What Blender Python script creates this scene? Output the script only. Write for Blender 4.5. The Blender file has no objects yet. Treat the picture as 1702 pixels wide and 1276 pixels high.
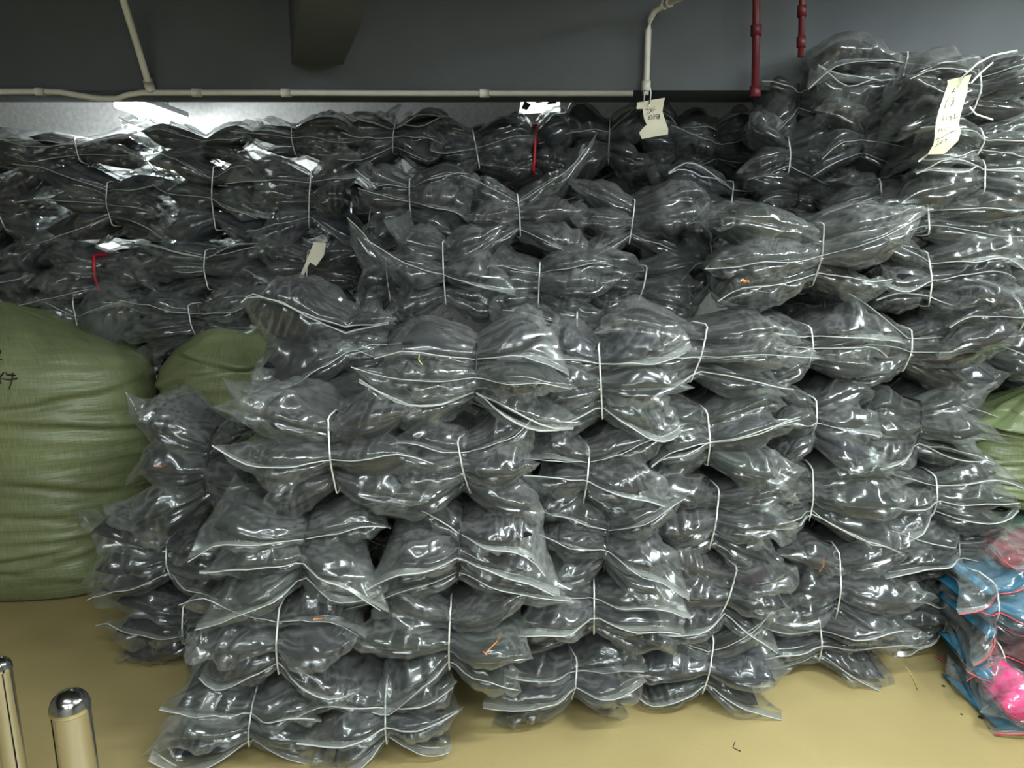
import bpy, math, random
import numpy as np
from mathutils import Vector, Matrix

# ------------------------------------------------------------------ camera, world, exposure
S = bpy.context.scene
COL = S.collection
W_PX, H_PX, F_PX = 1702, 1276, 1278.0
CAM_H, PITCH = 1.6, math.radians(12.0)
cam = bpy.data.cameras.new('camera'); cam.sensor_width = 36; cam.lens = 36 * F_PX / W_PX; cam.clip_start = .05
camo = bpy.data.objects.new('camera', cam); COL.objects.link(camo)
camo.location = (0, 0, CAM_H); camo.rotation_euler = (math.pi / 2 - PITCH, 0, 0)
S.camera = camo
wd = bpy.data.worlds.new('world'); S.world = wd; wd.use_nodes = True
wd.node_tree.nodes['Background'].inputs[0].default_value = (.75, .85, .9, 1)
wd.node_tree.nodes['Background'].inputs[1].default_value = .0
S.view_settings.view_transform = 'Standard'; S.view_settings.look = 'None'
S.view_settings.gamma = 1; S.view_settings.use_curve_mapping = False
S.view_settings.exposure = 0.14
S.cycles.transparent_max_bounces = 8
S.cycles.max_bounces = 4; S.cycles.diffuse_bounces = 2; S.cycles.glossy_bounces = 1
S.cycles.adaptive_threshold = .1; S.cycles.adaptive_min_samples = 8; S.cycles.use_light_tree = False
S.cycles.sample_clamp_indirect = 4.0
LAMPS = [  # x, y, z, length, rotation about z, watts : tube lamps of the room, extra rear ones added for highlights
    (-.8, .55, 2.62, 1.2, 0.0, 24), (1.35, .95, 2.62, 1.2, 0.2, 84), (-1.0, -.9, 2.62, 1.2, .1, 26), (.6, -.6, 2.62, 1.2, 0, 54), (2.15, 2.0, 2.62, 1.2, 1.57, 40),
    (-.3, -2.3, 2.62, 1.2, 0.0, 38), (1.6, -2.4, 2.62, 1.2, 0.0, 42)]

def at(px, py, D):
    """point of the plane y = D seen at pixel px, py"""
    dx = px - W_PX / 2; dy = H_PX / 2 - py
    fy = F_PX * math.cos(PITCH) + dy * math.sin(PITCH)
    fz = -F_PX * math.sin(PITCH) + dy * math.cos(PITCH)
    t = D / fy
    return Vector((dx * t, D, CAM_H + fz * t))

# ------------------------------------------------------------------ node helpers / materials
def mat(name):
    m = bpy.data.materials.new(name); m.use_nodes = True
    nt = m.node_tree; nt.nodes.clear()
    out = nt.nodes.new('ShaderNodeOutputMaterial')
    return m, nt, out
def N(nt, t, **kw):
    n = nt.nodes.new(t)
    for k, v in kw.items():
        if k.startswith('i_'):
            key = k[2:]
            n.inputs[int(key) if key.isdigit() else key.replace('_', ' ')].default_value = v
        else: setattr(n, k, v)
    return n
def L(nt, a, b): nt.links.new(a, b)
def ramp(nt, stops):
    r = nt.nodes.new('ShaderNodeValToRGB'); e = r.color_ramp.elements
    while len(e) < len(stops): e.new(.5)
    for i, (p, c) in enumerate(stops):
        e[i].position = p; e[i].color = c if len(c) == 4 else (*c, 1)
    return r
def math_(nt, op, a, b=None, clamp=False):
    n = nt.nodes.new('ShaderNodeMath'); n.operation = op; n.use_clamp = clamp
    for i, x in enumerate((a, b)):
        if x is None: continue
        if isinstance(x, (int, float)): n.inputs[i].default_value = x
        else: nt.links.new(x, n.inputs[i])
    return n.outputs[0]

def simple(name, col, rough=.6, metal=0, var=.15, scale=12, bump=0, spec=.5):
    m, nt, out = mat(name)
    b = N(nt, 'ShaderNodeBsdfPrincipled', i_Roughness=rough, i_Metallic=metal)
    b.inputs['Specular IOR Level'].default_value = spec
    tc = N(nt, 'ShaderNodeTexCoord')
    no = N(nt, 'ShaderNodeTexNoise', i_Scale=scale, i_Detail=4.0)
    L(nt, tc.outputs['Object'], no.inputs['Vector'])
    r = ramp(nt, [(.3, tuple(c * (1 - var) for c in col)), (.7, tuple(min(1, c * (1 + var)) for c in col))])
    L(nt, no.outputs['Fac'], r.inputs[0]); L(nt, r.outputs[0], b.inputs['Base Color'])
    if bump:
        bp = N(nt, 'ShaderNodeBump', i_Strength=bump, i_Distance=.01)
        L(nt, no.outputs['Fac'], bp.inputs['Height']); L(nt, bp.outputs[0], b.inputs['Normal'])
    L(nt, b.outputs[0], out.inputs[0])
    return m

def film_mat(name, haze=.062, crease=.10, tint=(.95, .97, .96), gloss=1.0):
    """clear polythene: mostly see-through, sharp gloss, thin milky haze (its creases are real geometry)"""
    m, nt, out = mat(name)
    gl = N(nt, 'ShaderNodeBsdfGlossy', i_Roughness=.18); gl.inputs['Color'].default_value = (.93, .98, 1, 1)
    tr = N(nt, 'ShaderNodeBsdfTransparent'); tr.inputs[0].default_value = (*tint, 1)
    df = N(nt, 'ShaderNodeBsdfDiffuse'); df.inputs[0].default_value = (.86, .88, .87, 1)
    tl = N(nt, 'ShaderNodeBsdfTranslucent'); tl.inputs[0].default_value = (.86, .88, .87, 1)
    dm = N(nt, 'ShaderNodeMixShader'); dm.inputs[0].default_value = .35; L(nt, df.outputs[0], dm.inputs[1]); L(nt, tl.outputs[0], dm.inputs[2])
    lw = N(nt, 'ShaderNodeLayerWeight', i_Blend=.35)      # film is whiter where one looks along it
    hz = math_(nt, 'MULTIPLY_ADD', lw.outputs['Facing'], haze * 1.3); hz.node.inputs[2].default_value = haze * .6
    ca = N(nt, 'ShaderNodeAttribute', attribute_name='crease')   # folds of the film are stress-whitened
    hz = math_(nt, 'ADD', hz, math_(nt, 'MULTIPLY', ca.outputs['Fac'], crease), True)
    m1 = N(nt, 'ShaderNodeMixShader'); L(nt, hz, m1.inputs[0]); L(nt, tr.outputs[0], m1.inputs[1]); L(nt, dm.outputs[0], m1.inputs[2])
    fr = N(nt, 'ShaderNodeFresnel', i_IOR=1.45)
    g = math_(nt, 'MINIMUM', math_(nt, 'MULTIPLY', fr.outputs[0], 1.9 * gloss), .36)
    m2 = N(nt, 'ShaderNodeMixShader'); L(nt, g, m2.inputs[0]); L(nt, m1.outputs[0], m2.inputs[1]); L(nt, gl.outputs[0], m2.inputs[2])
    L(nt, m2.outputs[0], out.inputs[0])
    return m

def cloth_mat(name, col):
    m, nt, out = mat(name)
    b = N(nt, 'ShaderNodeBsdfDiffuse', i_Roughness=.6)
    uv = N(nt, 'ShaderNodeUVMap')
    mp = N(nt, 'ShaderNodeMapping'); mp.inputs['Scale'].default_value = (9, 30, 9); L(nt, uv.outputs[0], mp.inputs[0])
    no = N(nt, 'ShaderNodeTexNoise', i_Scale=1.0, i_Detail=2.0); L(nt, mp.outputs[0], no.inputs['Vector'])
    r = ramp(nt, [(.3, tuple(c * .65 for c in col)), (.7, tuple(c * 1.35 for c in col))])
    L(nt, no.outputs['Fac'], r.inputs[0]); L(nt, r.outputs[0], b.inputs['Color'])
    L(nt, b.outputs[0], out.inputs[0])
    return m

def emit(name, col, s):
    m, nt, out = mat(name)
    e = N(nt, 'ShaderNodeEmission'); e.inputs[0].default_value = (*col, 1); e.inputs[1].default_value = s
    L(nt, e.outputs[0], out.inputs[0]); return m

M = {}
M['film'] = film_mat('clear_film')
def zip_mat():
    m, nt, out = mat('zip_plastic')
    b = N(nt, 'ShaderNodeBsdfPrincipled', i_Roughness=.3); b.inputs['Base Color'].default_value = (.62, .64, .62, 1)
    t = N(nt, 'ShaderNodeBsdfTransparent'); x = N(nt, 'ShaderNodeMixShader'); x.inputs[0].default_value = .55
    L(nt, t.outputs[0], x.inputs[1]); L(nt, b.outputs[0], x.inputs[2]); L(nt, x.outputs[0], out.inputs[0]); return m
M['zip'] = zip_mat()
M['cloth'] = [cloth_mat('cloth_charcoal', (.027, .029, .029)), cloth_mat('cloth_greenish', (.028, .034, .030)),
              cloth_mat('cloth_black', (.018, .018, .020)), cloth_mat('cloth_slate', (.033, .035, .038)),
              cloth_mat('cloth_plum', (.034, .027, .030)), cloth_mat('cloth_navy', (.026, .030, .040))]
M['blue'] = cloth_mat('cloth_blue', (.035, .16, .27)); M['pink'] = cloth_mat('cloth_pink', (.75, .03, .22))
M['wine'] = cloth_mat('cloth_wine', (.20, .05, .06)); M['redzip'] = simple('red_trim', (.55, .06, .08), .5)
M['string_w'] = simple('white_string', (.75, .76, .72), .7); M['string_k'] = simple('black_string', (.02, .02, .02), .6)
M['string_g'] = simple('grey_string', (.34, .35, .33), .7); M['string_r'] = simple('red_ribbon', (.55, .015, .03), .45)
M['orange'] = simple('orange_thread', (.8, .25, .04), .7)

# ------------------------------------------------------------------ mesh helpers
def mesh_obj(name, verts, faces, m, parent=None, smooth=True, uv=None, kind=None):
    me = bpy.data.meshes.new(name)
    v = np.asarray(verts, dtype=np.float32)
    if isinstance(faces, np.ndarray):
        nf = len(faces); k = faces.shape[1]
        me.vertices.add(len(v)); me.vertices.foreach_set('co', v.ravel())
        me.loops.add(nf * k); me.loops.foreach_set('vertex_index', faces.astype(np.int32).ravel())
        me.polygons.add(nf); me.polygons.foreach_set('loop_start', np.arange(0, nf * k, k, dtype=np.int32))
        me.update(calc_edges=True)
    else:
        me.from_pydata([tuple(map(float, p)) for p in v], [], faces); me.update()
    if uv is not None:
        ul = me.uv_layers.new(name='UVMap')
        li = np.zeros(len(me.loops), dtype=np.int32); me.loops.foreach_get('vertex_index', li)
        ul.data.foreach_set('uv', np.asarray(uv, dtype=np.float32)[li].ravel())
    if smooth: me.polygons.foreach_set('use_smooth', np.ones(len(me.polygons), dtype=bool))
    if m: me.materials.append(m)
    o = bpy.data.objects.new(name, me); COL.objects.link(o)
    if parent: o.parent = parent
    if kind: o['kind'] = kind
    return o
def grid_faces(nu, nv, wrap_v=False, wrap_u=False):
    iu = np.arange(nu if wrap_u else nu - 1); iv = np.arange(nv if wrap_v else nv - 1)
    a, b = np.meshgrid(iu, iv, indexing='ij'); a = a.ravel(); b = b.ravel()
    a1 = (a + 1) % nu; b1 = (b + 1) % nv
    return np.stack([a * nv + b, a1 * nv + b, a1 * nv + b1, a * nv + b1], 1)
def tube(path, r, sides=6, closed=False, flat=1.0):
    """verts, faces of a tube along path; flat squeezes its local z"""
    P = np.asarray(path, float); n = len(P)
    T = np.roll(P, -1, 0) - np.roll(P, 1, 0)
    if not closed: T[0] = P[1] - P[0]; T[-1] = P[-1] - P[-2]
    T /= np.linalg.norm(T, axis=1)[:, None] + 1e-9
    ref = np.tile(np.array([[0, 0, 1.0]]), (n, 1)); par = np.abs(T[:, 2]) > .9; ref[par] = (1.0, 0, 0)
    A = np.cross(T, ref); A /= np.linalg.norm(A, axis=1)[:, None] + 1e-9
    B = np.cross(A, T)
    th = np.arange(sides) * 2 * math.pi / sides
    rr = np.broadcast_to(np.asarray(r, float), (n,))[:, None, None]
    V = P[:, None] + rr * (np.cos(th)[None, :, None] * A[:, None] + flat * np.sin(th)[None, :, None] * B[:, None])
    F = [tuple(f) for f in grid_faces(n, sides, True, closed)]
    if not closed:
        F.append(tuple(range(sides - 1, -1, -1))); F.append(tuple((n - 1) * sides + k for k in range(sides)))
    return V.reshape(-1, 3), F
def tube_obj(name, path, r, m, parent=None, sides=6, closed=False, flat=1.0):
    v, f = tube(path, r, sides, closed, flat)
    return mesh_obj(name, v, f, m, parent)
def box_geo(x0, x1, y0, y1, z0, z1):
    v = [(x, y, z) for x in (x0, x1) for y in (y0, y1) for z in (z0, z1)]
    f = [(0, 1, 3, 2), (4, 6, 7, 5), (0, 4, 5, 1), (2, 3, 7, 6), (0, 2, 6, 4), (1, 5, 7, 3)]
    return v, f
def box_obj(name, b, m, parent=None, bevel=0):
    v, f = box_geo(*b); o = mesh_obj(name, v, f, m, parent, smooth=False)
    if bevel:
        md = o.modifiers.new('bevel', 'BEVEL'); md.width = bevel; md.segments = 2
    return o
def empty(name, loc=(0, 0, 0), rot=(0, 0, 0)):
    o = bpy.data.objects.new(name, None); COL.objects.link(o); o.location = loc; o.rotation_euler = rot
    o.empty_display_size = .05
    return o
def tag(o, label, cat, group=None):
    o['label'] = label; o['category'] = cat
    if group: o['group'] = group
    return o
def struct(o): o['kind'] = 'structure'; return o

# ------------------------------------------------------------------ the setting
def floor_mat():
    m, nt, out = mat('epoxy_floor')
    b = N(nt, 'ShaderNodeBsdfPrincipled', i_Roughness=.42)
    tc = N(nt, 'ShaderNodeTexCoord')
    n1 = N(nt, 'ShaderNodeTexNoise', i_Scale=1.6, i_Detail=5.0); L(nt, tc.outputs['Object'], n1.inputs['Vector'])
    n2 = N(nt, 'ShaderNodeTexNoise', i_Scale=60.0, i_Detail=2.0); L(nt, tc.outputs['Object'], n2.inputs['Vector'])
    r = ramp(nt, [(.3, (.31, .245, .108)), (.7, (.375, .30, .14))])
    L(nt, n1.outputs['Fac'], r.inputs[0])
    r2 = ramp(nt, [(.25, (.8, .8, .8)), (.4, (1, 1, 1))]); L(nt, n2.outputs['Fac'], r2.inputs[0])
    mx = N(nt, 'ShaderNodeMix', data_type='RGBA', blend_type='MULTIPLY'); mx.inputs[0].default_value = .35
    L(nt, r.outputs[0], mx.inputs[6]); L(nt, r2.outputs[0], mx.inputs[7]); L(nt, mx.outputs[2], b.inputs['Base Color'])
    bp = N(nt, 'ShaderNodeBump', i_Strength=.05, i_Distance=.01); L(nt, n1.outputs['Fac'], bp.inputs['Height']); L(nt, bp.outputs[0], b.inputs['Normal'])
    L(nt, b.outputs[0], out.inputs[0]); return m
M['floor'] = floor_mat()
M['paint'] = simple('grey_paint', (.078, .087, .095), .75, var=.12, scale=3, bump=.1)
M['paint_edge'] = simple('pale_edge', (.30, .32, .31), .75, var=.2, scale=5)
M['plaster'] = simple('white_plaster', (.72, .72, .69), .85, var=.12, scale=40, bump=.4)
M['wall_grey'] = simple('grey_wall_paint', (.22, .23, .23), .8, var=.1, scale=4)
M['conduit'] = simple('conduit_plastic', (.62, .61, .54), .45, var=.06)
M['steel'] = simple('brushed_steel', (.72, .71, .68), .14, metal=1.0, var=.03)
M['redpipe'] = simple('red_pipe_paint', (.11, .012, .016), .5)

fl = struct(box_obj('floor', (-4.5, 4.5, -3.5, 4.6, -.1, 0), M['floor']))
for px, py, r in ((1568, 1140, .006), (1587, 1140, .008), (1630, 1192, .009), (1598, 1187, .004)):
    t = at(px, py, 1); k = CAM_H / (CAM_H - t.z); c = Vector((t.x * k, k, 0))
    n = 12; vs = [(c.x + r * math.cos(a * 6.283 / n), c.y + r * math.sin(a * 6.283 / n), z) for z in (.0002, .0012) for a in range(n)]
    mesh_obj('dark_spot', vs, [tuple(range(n, 2 * n))] + [(i, (i + 1) % n, n + (i + 1) % n, n + i) for i in range(n)], M['string_k'], fl, smooth=False)
struct(box_obj('wall_back', (-4.5, 4.5, 4.4, 4.6, 0, 2.9), M['plaster']))
struct(box_obj('wall_left', (-4.6, -4.5, -3.5, 4.6, 0, 2.9), M['wall_grey']))
struct(box_obj('wall_right', (4.5, 4.6, -3.5, 4.6, 0, 2.9), M['wall_grey']))
struct(box_obj('wall_front', (-4.5, 4.5, -3.6, -3.5, 0, 2.9), M['wall_grey']))
struct(box_obj('ceiling', (-4.5, 4.5, -3.5, 4.6, 2.75, 2.9), M['paint']))
BY = 3.10   # front face of the cross beam
zb = at(851, 150, BY).z
struct(box_obj('trim_1', (-4.5, 4.5, BY, BY + .30, zb, 2.75), M['paint']))
# joist running obliquely towards the viewer
ja, jb = at(485, 107, BY), at(570, 102, BY)
jd = at(452, 366, 1.0); jd.z = 0; jd.normalize(); jl = 2.6
jv = [(p.x - jd.x * t, p.y - jd.y * t, z) for p in (ja, jb) for t in (-.1, jl) for z in (ja.z, 2.75)]
struct(mesh_obj('trim_2', jv, [(0, 1, 3, 2), (4, 6, 7, 5), (0, 4, 5, 1), (2, 3, 7, 6), (0, 2, 6, 4), (1, 5, 7, 3)], M['paint'], smooth=False))

# ------------------------------------------------------------------ bundles of bagged clothes
def tri(s): return np.abs(np.mod(s, 1.0) - .5) * 2          # triangle wave 0..1: planar facets, sharp folds
def wob(rng, X, Y, a, f):
    return a * np.sin(X * rng.uniform(.5, 1) * f + Y * rng.uniform(-1, 1) * f + rng.uniform(0, 6.28))
def crumple(rng, X, Y):
    """crumpled-film relief in metres (0 .. ~.01) over a sheet with coordinates X, Y in metres"""
    out = np.zeros_like(X)
    for lam, n, sl in ((.13, 2, .14), (.075, 5, .30), (.045, 3, .26)):
        for i in range(n):
            a = rng.uniform(0, math.pi); l = lam * rng.uniform(.7, 1.5)
            s = (X * math.cos(a) + Y * math.sin(a) + wob(rng, X, Y, .010, 22)) / l + rng.uniform()
            m = np.clip(-.16 + wob(rng, X, Y, .8, 9) + wob(rng, X, Y, .6, 20), 0, 1)
            out += tri(s) * m * l * sl
    return out
def ridge(rng, X, Y, n, f0, f1):
    out = np.zeros_like(X)
    for i in range(n):
        a = rng.uniform(0, math.pi); f = rng.uniform(f0, f1)
        out += (1 - np.abs(np.sin(X * math.sin(a) * f + Y * math.cos(a) * f + rng.uniform(0, 6.28)))) ** 2
    return out / n

def bump_(u, c, w): return np.exp(-((u - c) / w) ** 2)

def make_bag(rng, par, W, Dp, T, zk, Zc, H, us, smin, cloth, zipped, opened, p, film=None, zipm=None, res=1.0):
    """one zip bag of folded clothes: bag film (returned) > folded_garment, zip_strip"""
    NU, NQ = int(88 * res), int(31 * res)
    u = np.linspace(-1, 1, NU)
    ugl, ugr = (p.get('ug', rng.uniform(.68, .86)) for _ in range(2))
    ugv = np.where(u < 0, ugl, ugr)
    zn = (zk - Zc) / (H / 2)
    dist = np.abs(u - us)
    sep = smin + (1.04 - smin) * np.clip(dist / .75, 0, 1.15) ** .85
    fanL, fanR = rng.uniform(-.08, .16), rng.uniform(-.08, .16)
    side = np.where(u < us, np.clip((us - u) / (1 + us), 0, 1), np.clip((u - us) / (1 - us), 0, 1))
    fan = np.where(u < us, fanL, fanR) * side ** 1.5
    tilt = np.where(u < us, rng.normal(0, .016), rng.normal(0, .016)) * side
    zc = (zk - Zc) * (sep + fan) + tilt
    yl, yr = rng.normal(0, .028), rng.normal(0, .028)
    pinch = bump_(u, us, .20)
    y0 = .045 * pinch + .06 * zn * zn + np.where(u < us, yl, yr) * np.clip(side * 3, 0, 1) + .03 * side ** 5
    plump = rng.uniform(1.0, 1.2)
    hl, hr = rng.uniform(.88, 1.18), rng.uniform(.88, 1.18)
    lobe = np.where(u < us, hl, hr)
    hprof = (1 - np.minimum(np.abs(u / ugv), 1) ** rng.uniform(2.6, 5)) ** .75
    pin = np.minimum(1, .24 + 1.30 * np.sqrt(dist * dist + .0009) ** .95)
    hg = T / 2 * plump * lobe * hprof * pin
    # ---- garment
    GU, GQ = 31, 9
    iu = np.linspace(-ugl, ugr, GU); hgi = np.interp(iu, u, hg); y0i = np.interp(iu, u, y0); zci = np.interp(iu, u, zc)
    q = np.linspace(0, 1, GQ) ** 1.6
    qq = np.concatenate([q, q[::-1][1:-1]]); sg = np.concatenate([np.ones(GQ), -np.ones(GQ - 2)]); sg[0] = 0; sg[GQ - 1] = 0
    Pg = np.clip(1 - (1 - np.clip(qq / .32, 0, 1)) ** 2.3, 0, 1) ** .62 * np.sqrt(np.clip(1 - np.clip((qq - .8) / .2, 0, 1) ** 2, 0, 1))
    inset = .004 + .006 * rng.random()
    yy = y0i[:, None] + inset + (Dp - inset) * qq[None]
    xx = iu[:, None] * W / 2 * np.ones_like(yy)
    fold = 1 - .16 * ridge(rng, xx, yy + .3 * sg[None], 5, 25, 60)
    zz = zci[:, None] + hgi[:, None] * (sg * Pg)[None] * fold
    gv = np.stack([xx, yy, zz], -1).reshape(-1, 3)
    guv = np.stack([xx, np.cumsum(np.ones_like(yy), 1) * .03], -1).reshape(-1, 2) + rng.uniform(0, 50, 2)
    gf = grid_faces(GU, len(qq), True)
    # ---- film
    tent = T / 2 * np.clip((1 - np.abs(u)) / .46, 0, 1) * pin
    hf = np.maximum(hg + .002, np.minimum(tent, hg + .020)) + .0005
    NF = 4                                              # rows of the flat lip that carries the zip
    q = np.concatenate([np.zeros(NF - 1), np.linspace(0, 1, NQ - NF + 1) ** 2.2])
    fl_ = np.concatenate([np.linspace(1, 0, NF), np.zeros(NQ - NF)])
    Lp = rng.uniform(.014, .036) if zipped else .002
    lip = Lp * (.15 + .85 * np.clip(dist / .5, 0, 1)) * np.where(u < us, rng.uniform(.5, 1.3), rng.uniform(.5, 1.3))
    P = np.clip(1 - (1 - np.clip(q / .32, 0, 1)) ** 2.3, 0, 1) ** .58
    back = np.sqrt(np.clip(1 - np.clip((q - .85) / .15, 0, 1) ** 2, 0, 1))
    zlL, zlR = rng.uniform(-.7, .6) * T, rng.uniform(-.7, .6) * T
    zl = np.where(u < us, zlL, zlR) * side * (1 if zipped else .1)
    lipw = np.clip(1 - q / .16, 0, 1) ** 1.5 * (.75 + .25 * fl_)
    exL, exR = p.get('exL', rng.uniform(-.01, .065)), p.get('exR', rng.uniform(-.01, .065))
    ex = np.where(u < 0, -exL, exR)
    duL, duR = p.get('duL', rng.uniform(-.065, .055)), p.get('duR', rng.uniform(-.065, .055))   # free ends turn up or down
    du = np.where(u < 0, duL, duR)
    twL, twR = rng.uniform(-.10, .10), rng.uniform(-.10, .10)
    tw = np.where(u < 0, twL, twR)
    end = np.clip((np.abs(u) - .60) / .40, 0, 1)
    gap = np.zeros(NU)
    if opened:
        c0 = rng.choice([-.55, .5]); gap = rng.uniform(.010, .02) * np.clip(1 - ((u - c0) / .36) ** 2, 0, 1)
    V = []; CR = []
    ones = np.ones((NU, NQ)); X0 = u[:, None] * W / 2 * ones
    near = bump_(u, us, .42)[:, None]
    cseed = int(rng.integers(1 << 30))
    for sgn in (1, -1):
        h = hf[:, None] * (P * back)[None] + gap[:, None] * (np.clip(1 - q / .12, 0, 1) * (.4 + .6 * fl_))[None] + (.0004 if zipped else 0)
        common = wob(np.random.default_rng(cseed), X0, q[None] * Dp * ones, .006, 40) * end[:, None]
        z = zc[:, None] + sgn * h + zl[:, None] * lipw[None] + (du * end ** 2)[:, None] * (.4 + .6 * (1 - q))[None] + (tw * end ** 1.5)[:, None] * (q - .15)[None] + common
        y = y0[:, None] - lip[:, None] * fl_[None] + Dp * q[None]
        x = X0 + ex[:, None] * (np.abs(u) ** 5)[:, None] * ((1 - q) ** 3)[None] - (np.sign(u) * np.abs(u) ** 7)[:, None] * .04 * (q ** .7)[None]
        p3 = np.stack([x, y, z], -1)
        du_, dq_ = np.gradient(p3, axis=0), np.gradient(p3, axis=1)
        nn = np.cross(du_, dq_) * sgn; nn /= np.linalg.norm(nn, axis=-1)[..., None] + 1e-9
        arc = np.cumsum(np.linalg.norm(np.diff(p3, axis=1, prepend=p3[:, :1]), axis=-1), axis=1)
        ram = np.median(arc, 0)[None] * ones * .6 + arc * .4
        cc = crumple(rng, X0, ram + sgn)
        pl = tri(ram * 30 + wob(rng, X0, ram, .5, 14) + rng.uniform()) * .005 + tri(ram * 52 + wob(rng, X0, ram, .6, 9) + rng.uniform()) * .003 + tri(ram * 85 + wob(rng, X0, ram, .7, 12)) * .0015
        cc = cc * (1 - .45 * near) + pl * (.06 + 1.35 * near ** 1.5)
        env = np.clip(q / .008, .0, 1)[None] * np.clip((1 - q) / .1, 0, 1)[None] * (1 - .9 * end[:, None] ** 6)
        p3 = p3 + nn * (cc * env * .75)[..., None]
        lap = np.zeros_like(cc); lap[1:-1] += np.abs(cc[2:] - 2 * cc[1:-1] + cc[:-2]); lap[:, 1:-1] += np.abs(cc[:, 2:] - 2 * cc[:, 1:-1] + cc[:, :-2])
        CR.append(np.clip((lap - .0014) / .003, 0, 1) + 1.2 * fl_[None] * (1 if zipped else 0))
        V.append(p3.reshape(-1, 3))
    top, bot = V
    f0 = grid_faces(NU, NQ)
    F = np.concatenate([f0, f0[:, ::-1] + NU * NQ])
    o = mesh_obj('plastic_bag', np.concatenate(V), F, film or M['film'], par)
    at_ = o.data.attributes.new('crease', 'FLOAT', 'POINT'); at_.data.foreach_set('value', np.concatenate([c.ravel() for c in CR]).astype(np.float32))
    mesh_obj('folded_garment', gv, gf, cloth, o, uv=guv)
    tz = top.reshape(NU, NQ, 3)[:, 0]; bz = bot.reshape(NU, NQ, 3)[:, 0]
    if zipped:
        paths = [tz, bz] if opened else [(tz + bz) / 2]
        vs, fs = [], []
        zr = rng.uniform(.0024, .0044)
        for pth in paths:
            pth = pth[::5].copy(); j = np.linspace(0, 9, len(pth))
            pth[:, 2] += (np.interp(j, np.arange(10), rng.normal(0, .004, 10))) * np.clip(np.abs(u[::5] - us) * 4, 0, 1)
            v, f = tube(pth, zr, 4, flat=.5 if not opened else .7)
            k = sum(len(a) for a in vs); vs.append(v); fs += [tuple(i + k for i in t) for t in f]
        mesh_obj('zip_strip', np.concatenate(vs), fs, zipm or M['zip'], o)
    return float((y0 - lip)[np.argmin(np.abs(u - us))]), tz

def make_bundle(name, loc, W, H, Dp, n, us=0.0, roll=0.0, yaw=0.0, pit=0.0, tie='w', seed=0, cloths=None, p=None, zipp=.55, films=None, zipm=None, smin=None, res=1.0):
    rng = np.random.default_rng(seed); p = p or {}
    root = empty(name, loc, (pit, roll, yaw))
    Zc = H / 2
    smin = smin or rng.uniform(.42, .58)
    n = 3 if n == 4 else n
    T = H / n
    base = int(rng.integers(0, 4)); fronts = []
    for k in range(n):
        zk = (k + .5) * T
        cl = M['cloth'][(base + (int(rng.integers(0, 6)) if rng.random() < .35 else 0)) % len(M['cloth'])] if cloths is None else cloths[k % len(cloths)]
        zipped = rng.random() < zipp
        opened = zipped and rng.random() < .14
        wk = W * rng.uniform(.84, 1.07)
        yf, _ = make_bag(rng, root, wk, Dp, T * 1.02, zk, Zc, H, us * W / wk, smin, cl, zipped, opened, p.get('top', {}) if k == n - 1 else p, films, zipm, res)
        fronts.append((Zc + (zk - Zc) * smin, yf))
        o_children = root.children
    for c in list(root.children):    # bags were built about Zc: lift them
        c.location.z = Zc
    if tie:
        r = {'w': .0027, 'k': .0032, 'g': .0028, 'r': .007}[tie]
        hs = smin * H / 2 * 1.0 + T * .10
        zs = np.linspace(-hs, hs, 13)
        fz = np.array([f[0] - Zc for f in fronts]); fy = np.array([f[1] for f in fronts])
        if len(fz) > 1: yq = np.interp(zs, fz, fy)
        else: yq = np.full_like(zs, fy[0])
        yq = np.convolve(np.pad(yq, 2, mode='edge'), np.ones(5) / 5, 'valid') - .004 + .03 * np.clip(np.abs(zs) / hs - .7, 0, 1)
        wob = rng.normal(0, .010)
        path = [(us * W / 2 + wob * z / hs, y, Zc + z) for z, y in zip(zs, yq)]
        yb = Dp * .9
        path += [(us * W / 2 + wob, .10, Zc + hs + .006), (us * W / 2, yb * .6, Zc + hs + .006), (us * W / 2, yb, Zc + hs * .7), (us * W / 2, yb, Zc - hs * .7), (us * W / 2, yb * .6, Zc - hs - .006), (us * W / 2 - wob, .10, Zc - hs - .006)]
        tube_obj('tie_string', path, r, M['string_' + tie], root, 6, closed=True)
    return root

SEED = [100]; REG = {}
def px_bundle(xl, xr, yt, yb, D, sx, n, tie, label, group, dep=.31, roll=None, yaw=None, seed=None, **kw):
    SEED[0] += 1
    sd = seed or SEED[0]
    kw.setdefault('res', 1.0 if D < 2.65 else .8)
    rg = random.Random(sd)
    a = at(xl, (yt + yb) / 2, D); b = at(xr, (yt + yb) / 2, D); cx = (xl + xr) / 2
    t = at(cx, yt, D); bo = at(cx, yb, D)
    Wd = (b.x - a.x) * 1.05; Ht = (t.z - bo.z) * 1.02
    us = max(-.5, min(.5, (sx - cx) / ((xr - xl) / 2)))
    z0 = max(bo.z, .004)
    o = make_bundle('garment_bundle', ((a.x + b.x) / 2, D, z0), Wd, t.z - z0, dep, n, us, roll if roll is not None else rg.uniform(-.04, .04),
                    yaw if yaw is not None else rg.uniform(-.10, .10), 0, tie, sd, **kw)
    tag(o, label, 'bundle', group); REG[label] = o
    return o

GF, GM, GB, GR = 'bundles in the front stacks', 'bundles on the middle tier', 'bundles in the back wall of stock', 'bundles heaped at the upper right'
ORD = ['bottom', 'second', 'third', 'fourth', 'fifth', 'sixth']
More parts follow.
